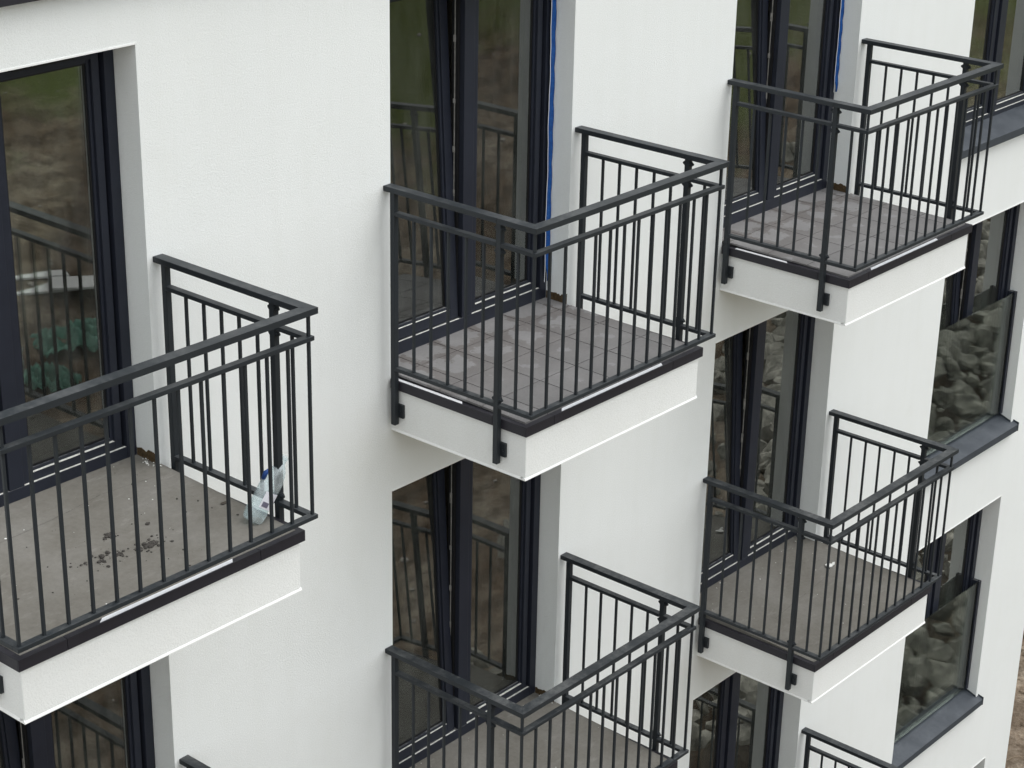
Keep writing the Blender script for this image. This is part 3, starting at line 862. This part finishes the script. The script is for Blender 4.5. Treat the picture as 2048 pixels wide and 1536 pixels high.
tag(mb.build('plaster_crumbs', M['chip']), 'tiny white plaster crumbs sprinkled over the bare screed floors', 'plaster crumbs', kind='stuff')

def flat_chip(name, loc, pts, th, mat, label, cat, lift=.0):
    mb = MB(); mb.prism([(x, y, 0) for x, y in pts], (0, 0, th))
    for v in mb.bm.verts: v.co.z += .35 * v.co.x * v.co.x / .03 * lift + random.uniform(-.0006, .0006)
    o = mb.build(name, mat, None, loc); tag(o, label, cat); return o
flat_chip('plaster_chip', on_floor('right', 1, 4.243, -.280) + Vector((0, 0, .0035)),
          [(-.040, -.004), (-.030, -.022), (-.008, -.026), (.010, -.018), (.030, -.022), (.047, -.012), (.040, .000), (.022, -.002), (.014, .016), (.002, .027), (-.020, .024), (-.034, .012)],
          .006, M['chip'], 'white broken plaster chip on the brown screed of the right balcony', 'plaster chip', .35)
flat_chip('dead_leaf', on_floor('left', 0, -1.555, -.505) + Vector((0, 0, .003)), [(-.022, .0), (-.012, -.010), (.008, -.011), (.024, -.003), (.014, .008), (-.008, .010)],
          .0015, M['leaf'], 'small dark dead leaf on the left balcony near the bottle', 'leaf', .5)

# fine cracks in the screed: part of each floor
def crack(root_name_loc, pts, wd=.0014):
    root = next(o for o in COL.objects if o.name.startswith('screed_floor') and (o.parent.location - Vector(root_name_loc)).length < .03)
    L = root.parent.location
    mb = MB(); rr = random.Random(5); P = []
    for (xa, ya), (xb, yb) in zip(pts, pts[1:]):
        for t in range(8): P.append((xa + (xb - xa) * t / 8 + rr.uniform(-.003, .003), ya + (yb - ya) * t / 8 + rr.uniform(-.003, .003)))
    for (xa, ya), (xb, yb) in zip(P, P[1:]):
        za, zb = floor_z(ya, .001, .043) + .0022, floor_z(yb, .001, .043) + .0022
        n = Vector((-(yb - ya), xb - xa, 0)).normalized() * wd * rr.uniform(.3, .6)
        mb.poly([(xa - L.x - n.x, ya - n.y, za), (xb - L.x - n.x, yb - n.y, zb), (xb - L.x + n.x, yb + n.y, zb), (xa - L.x + n.x, ya + n.y, za)])
    mb.build('crack', M['soil_crumb'], root)
crack((COLX['left'], 0, 0), [(-2.7, -.13), (-2.2, -.10), (-1.9, -.06), (-1.56, -.09)])
crack((COLX['right'], 0, -H - .004), [(3.35, -.42), (3.65, -.38), (4.0, -.36), (4.2, -.33)])

# ------------------------------------------------------------------ ground and what stands in front of the house
def ground_z(x, y):
    z = GROUND
    # a bank rising in front of the house and to the right of it
    d = max(0, -y - 17 + .25 * (x - 10)); z += min(d, 30) * .30
    e = max(0, x - 20); z += min(e, 30) * .22 * (1 if y > -14 else .6)
    z += .22 * noise.noise((x * .25, y * .25, 0)) + .10 * noise.noise((x * .9, y * .9, 3)) + .045 * noise.noise((x * 2.6, y * 2.6, 8))
    return z
def me_ground():
    bm = bmesh.new()
    def axis(lo, hi, near0, near1, fine, coarse):
        v = []; t = lo
        while t < hi:
            v.append(t); t += fine if near0 <= t < near1 else coarse
        v.append(hi); return v
    xs = axis(-120, 260, 2, 30, .35, 6); ys = axis(-220, 120, -32, 6, .35, 6)
    vs = [[bm.verts.new((x, y, ground_z(x, y))) for y in ys] for x in xs]
    for i in range(len(xs) - 1):
        for j in range(len(ys) - 1): bm.faces.new((vs[i][j], vs[i + 1][j], vs[i + 1][j + 1], vs[i][j + 1]))
    me = bpy.data.meshes.new('ground'); bm.to_mesh(me); bm.free()
    me.polygons.foreach_set('use_smooth', [True] * len(me.polygons)); me.materials.append(M['soil']); return me
gr = link('ground', me_ground()); tag(gr, kind='structure')

# heap of quarried boulders beyond the right half of the facade (seen mirrored in the panes)
mb = MB(); rr = random.Random(21)
def rock_mesh(mb, c, r, i, sub=2):
    b2 = bmesh.new(); bmesh.ops.create_icosphere(b2, subdivisions=sub, radius=r)
    rk = random.Random(i); cuts = [(Vector((rk.gauss(0, 1), rk.gauss(0, 1), rk.gauss(0, 1))).normalized(), rk.uniform(.45, .8)) for _ in range(9)]
    for v in b2.verts:
        q = v.co / r
        for n_, d_ in cuts:
            e_ = q.dot(n_) - d_
            if e_ > 0: q = q - n_ * e_
        v.co = q * r * (1.12 + .30 * noise.noise(q * 1.1 + Vector((i, 0, 0))) + .16 * noise.noise(q * 2.9 + Vector((0, i, 0))))
        v.co.z *= .62
    bmesh.ops.rotate(b2, matrix=Matrix.Rotation(i * 1.7, 3, 'Z') @ Matrix.Rotation(i * .9, 3, 'X'), verts=b2.verts[:])
    bmesh.ops.translate(b2, vec=c, verts=b2.verts[:]); mb._merge(b2, 0)
for i in range(2600):
    x = rr.uniform(8.2, 26); w_ = 1.7 + .05 * (x - 8); y0 = -2.2 - (x - 8) * .42
    y = y0 + rr.gauss(0, w_)
    if y > -1.0: continue
    r = rr.choice((.05, .07, .09, .12, .15, .19, .19, .26)) * rr.uniform(.8, 1.25)
    hgt = max(0, 1.0 - abs(y - y0) / 3.2) * (1.0 + .35 * noise.noise((x * .8, y * .8, 4)))
    rock_mesh(mb, Vector((x, y, ground_z(x, y) + hgt + r * .3)), r, i, 2 if r > .11 else 1)
tag(mb.build('boulder_heap', M['rock']), 'long heap of grey quarried boulders mirrored in the right-hand panes', 'boulders', kind='stuff')

# twigs and clods on the soil past the corner of the house
mb = MB(); rr = random.Random(5)
for i in range(260):
    x, y = rr.uniform(8.6, 20), rr.uniform(-6, 6)
    if i < 90: x, y = rr.uniform(9.2, 14.5), rr.uniform(.2, 3.0)
    a = rr.uniform(0, 6.28); L = rr.uniform(.1, .7); z = ground_z(x, y) + .03
    p = [(x + math.cos(a) * L * t, y + math.sin(a) * L * t, ground_z(x + math.cos(a) * L * t, y + math.sin(a) * L * t) + .025 + .05 * math.sin(t * 3)) for t in (0, .33, .66, 1)]
    mb.tube(p, [.010, .009, .007, .003], 5)
tag(mb.build('twigs', M['twig']), 'dry twigs scattered on the brown soil past the corner of the house', 'twigs', kind='stuff')
mb = MB()
for i in range(300):
    x, y = rr.uniform(8.8, 15), rr.uniform(-.5, 4); r = rr.uniform(.02, .09)
    blob(mb, Vector((x, y, ground_z(x, y) + r * .2)), r, i, .7)
tag(mb.build('soil_clods', M['soil']), 'loose brown clods on the ground past the house corner', 'clods', kind='stuff')

mb = MB(); rr = random.Random(77)
for i in range(900):
    x, y = rr.uniform(4, 34), rr.uniform(-36, -4); r = rr.uniform(.015, .05) * rr.choice((.6, 1, 1.5))
    blob(mb, Vector((x, y, ground_z(x, y) + r * .2)), r, i, rr.uniform(.3, .8))
tag(mb.build('pale_stones', M['chip_stone']), 'pale stones and scraps strewn over the soil bank opposite the house', 'stones', kind='stuff')
# building rubbish in front, mirrored in the big left-hand pane
st = thing('board_stack', 'stack of white insulation boards lying on the soil, mirrored in the left window', 'boards', (12.4, -19.0, ground_z(12.4, -19.0)))
for i, (bx, by, ba, bw) in enumerate(((0, 0, .5, .9), (.25, .35, .62, .75), (-.5, -.75, .38, .8))):
    b = MB(); b.box(-bw, bw, -.28, .28, .03 + i * .06, .07 + i * .06, bev=.006, mat=Matrix.Translation((bx, by, 0)) @ Matrix.Rotation(ba, 4, 'Z') @ Matrix.Rotation(.03 * i, 4, 'Y')); b.build('board', M['board'], st)
def sheet(loc, sx, sy, rot, label, seed):
    b = MB(); nx, ny = 60, 44; vs = []
    for i in range(nx + 1):
        row = []
        for j in range(ny + 1):
            u, w_ = i / nx - .5, j / ny - .5
            f = 1 - abs(noise.noise((u * 4 + seed, w_ * 4, 0))) * 2.2
            g = 1 - abs(noise.noise((u * 9, w_ * 9 + seed, 3))) * 2.2
            h = max(0, .34 * f * (1 - 3 * u * u) * (1 - 3 * w_ * w_) + .10 * g) + .02
            x = u * sx * (1 + .16 * noise.noise((w_ * 5, seed, 1))); y = w_ * sy * (1 + .2 * noise.noise((u * 5, seed, 2)))
            row.append(b.bm.verts.new((x * math.cos(rot) - y * math.sin(rot), x * math.sin(rot) + y * math.cos(rot), h)))
        vs.append(row)
    for i in range(nx):
        for j in range(ny): b.bm.faces.new((vs[i][j], vs[i + 1][j], vs[i + 1][j + 1], vs[i][j + 1]))
    o = b.build('tarpaulin', M['tarp'], None, loc, True)
    sd = o.modifiers.new('thick', 'SOLIDIFY'); sd.thickness = .002
    return tag(o, label, 'tarpaulin', 'green tarpaulins in front of the house')
sheet((11.6, -17.7, ground_z(11.6, -17.7)), 1.5, .9, .4, 'larger crumpled green tarpaulin on the soil beside the white boards', 2.3)
sheet((10.4, -17.0, ground_z(10.4, -17.0)), .9, .6, 1.1, 'smaller crumpled green tarpaulin in front of the larger green one', 9.1)

# ------------------------------------------------------------------ light
w = bpy.data.worlds.new('World'); scn.world = w; w.use_nodes = True
nt = w.node_tree
bg = nt.nodes['Background']
sky = nt.nodes.new('ShaderNodeTexSky'); sky.sky_type = 'NISHITA'; sky.sun_disc = False
SUN_EL, SUN_AZ = math.radians(66), math.radians(138)      # azimuth clockwise from +Y
sky.sun_elevation = SUN_EL; sky.sun_rotation = SUN_AZ
sky.air_density = 1.0; sky.dust_density = 4.0; sky.ozone_density = 1.0
hs = nt.nodes.new('ShaderNodeHueSaturation'); hs.inputs['Saturation'].default_value = .18
nt.links.new(sky.outputs[0], hs.inputs['Color']); mxs = nt.nodes.new('ShaderNodeMix'); mxs.data_type = 'RGBA'; mxs.inputs['Factor'].default_value = .55
mxs.inputs[7].default_value = (5.0, 5.25, 5.35, 1)            # even cloud cover
nt.links.new(hs.outputs[0], mxs.inputs[6]); nt.links.new(mxs.outputs[2], bg.inputs['Color'])
bg.inputs['Strength'].default_value = .125
ld = bpy.data.lights.new('sun', 'SUN'); ld.energy = .5; ld.angle = math.radians(50); ld.color = (1.0, .985, .955)
sun = bpy.data.objects.new('sun', ld); COL.objects.link(sun)
dirv = Vector((math.sin(SUN_AZ) * math.cos(SUN_EL), math.cos(SUN_AZ) * math.cos(SUN_EL), math.sin(SUN_EL)))
sun.rotation_euler = dirv.to_track_quat('Z', 'Y').to_euler(); sun.location = dirv * 40

# ------------------------------------------------------------------ camera
cam = bpy.data.cameras.new('camera'); co = bpy.data.objects.new('camera', cam); COL.objects.link(co)
ax, ay, az = CAM_ANG = (-0.4037, -0.0193, -0.8638)
R = Matrix.Rotation(az, 3, 'Z') @ Matrix.Rotation(ax, 3, 'X') @ Matrix.Rotation(ay, 3, 'Y')
right, fwd, up = R.col[0], R.col[1], R.col[2]
m = Matrix((( right.x, up.x, -fwd.x), (right.y, up.y, -fwd.y), (right.z, up.z, -fwd.z))).to_4x4()
m.translation = Vector((-6.9747, -6.7995, 4.0607))
co.matrix_world = m
cam.sensor_width = 36; cam.lens = 4034.59 / 2048 * 36
cam.shift_x = 12.91 / 2048; cam.shift_y = 31.99 / 2048
cam.clip_start = .1; cam.clip_end = 1000
scn.camera = co

scn.render.resolution_x, scn.render.resolution_y = 1024, 768
scn.view_settings.view_transform = 'Standard'; scn.view_settings.look = 'None'
scn.view_settings.exposure = 1.16; scn.view_settings.gamma = 1.0
scn.cycles.max_bounces = 10; scn.cycles.transparent_max_bounces = 16
scn.cycles.use_denoising = True
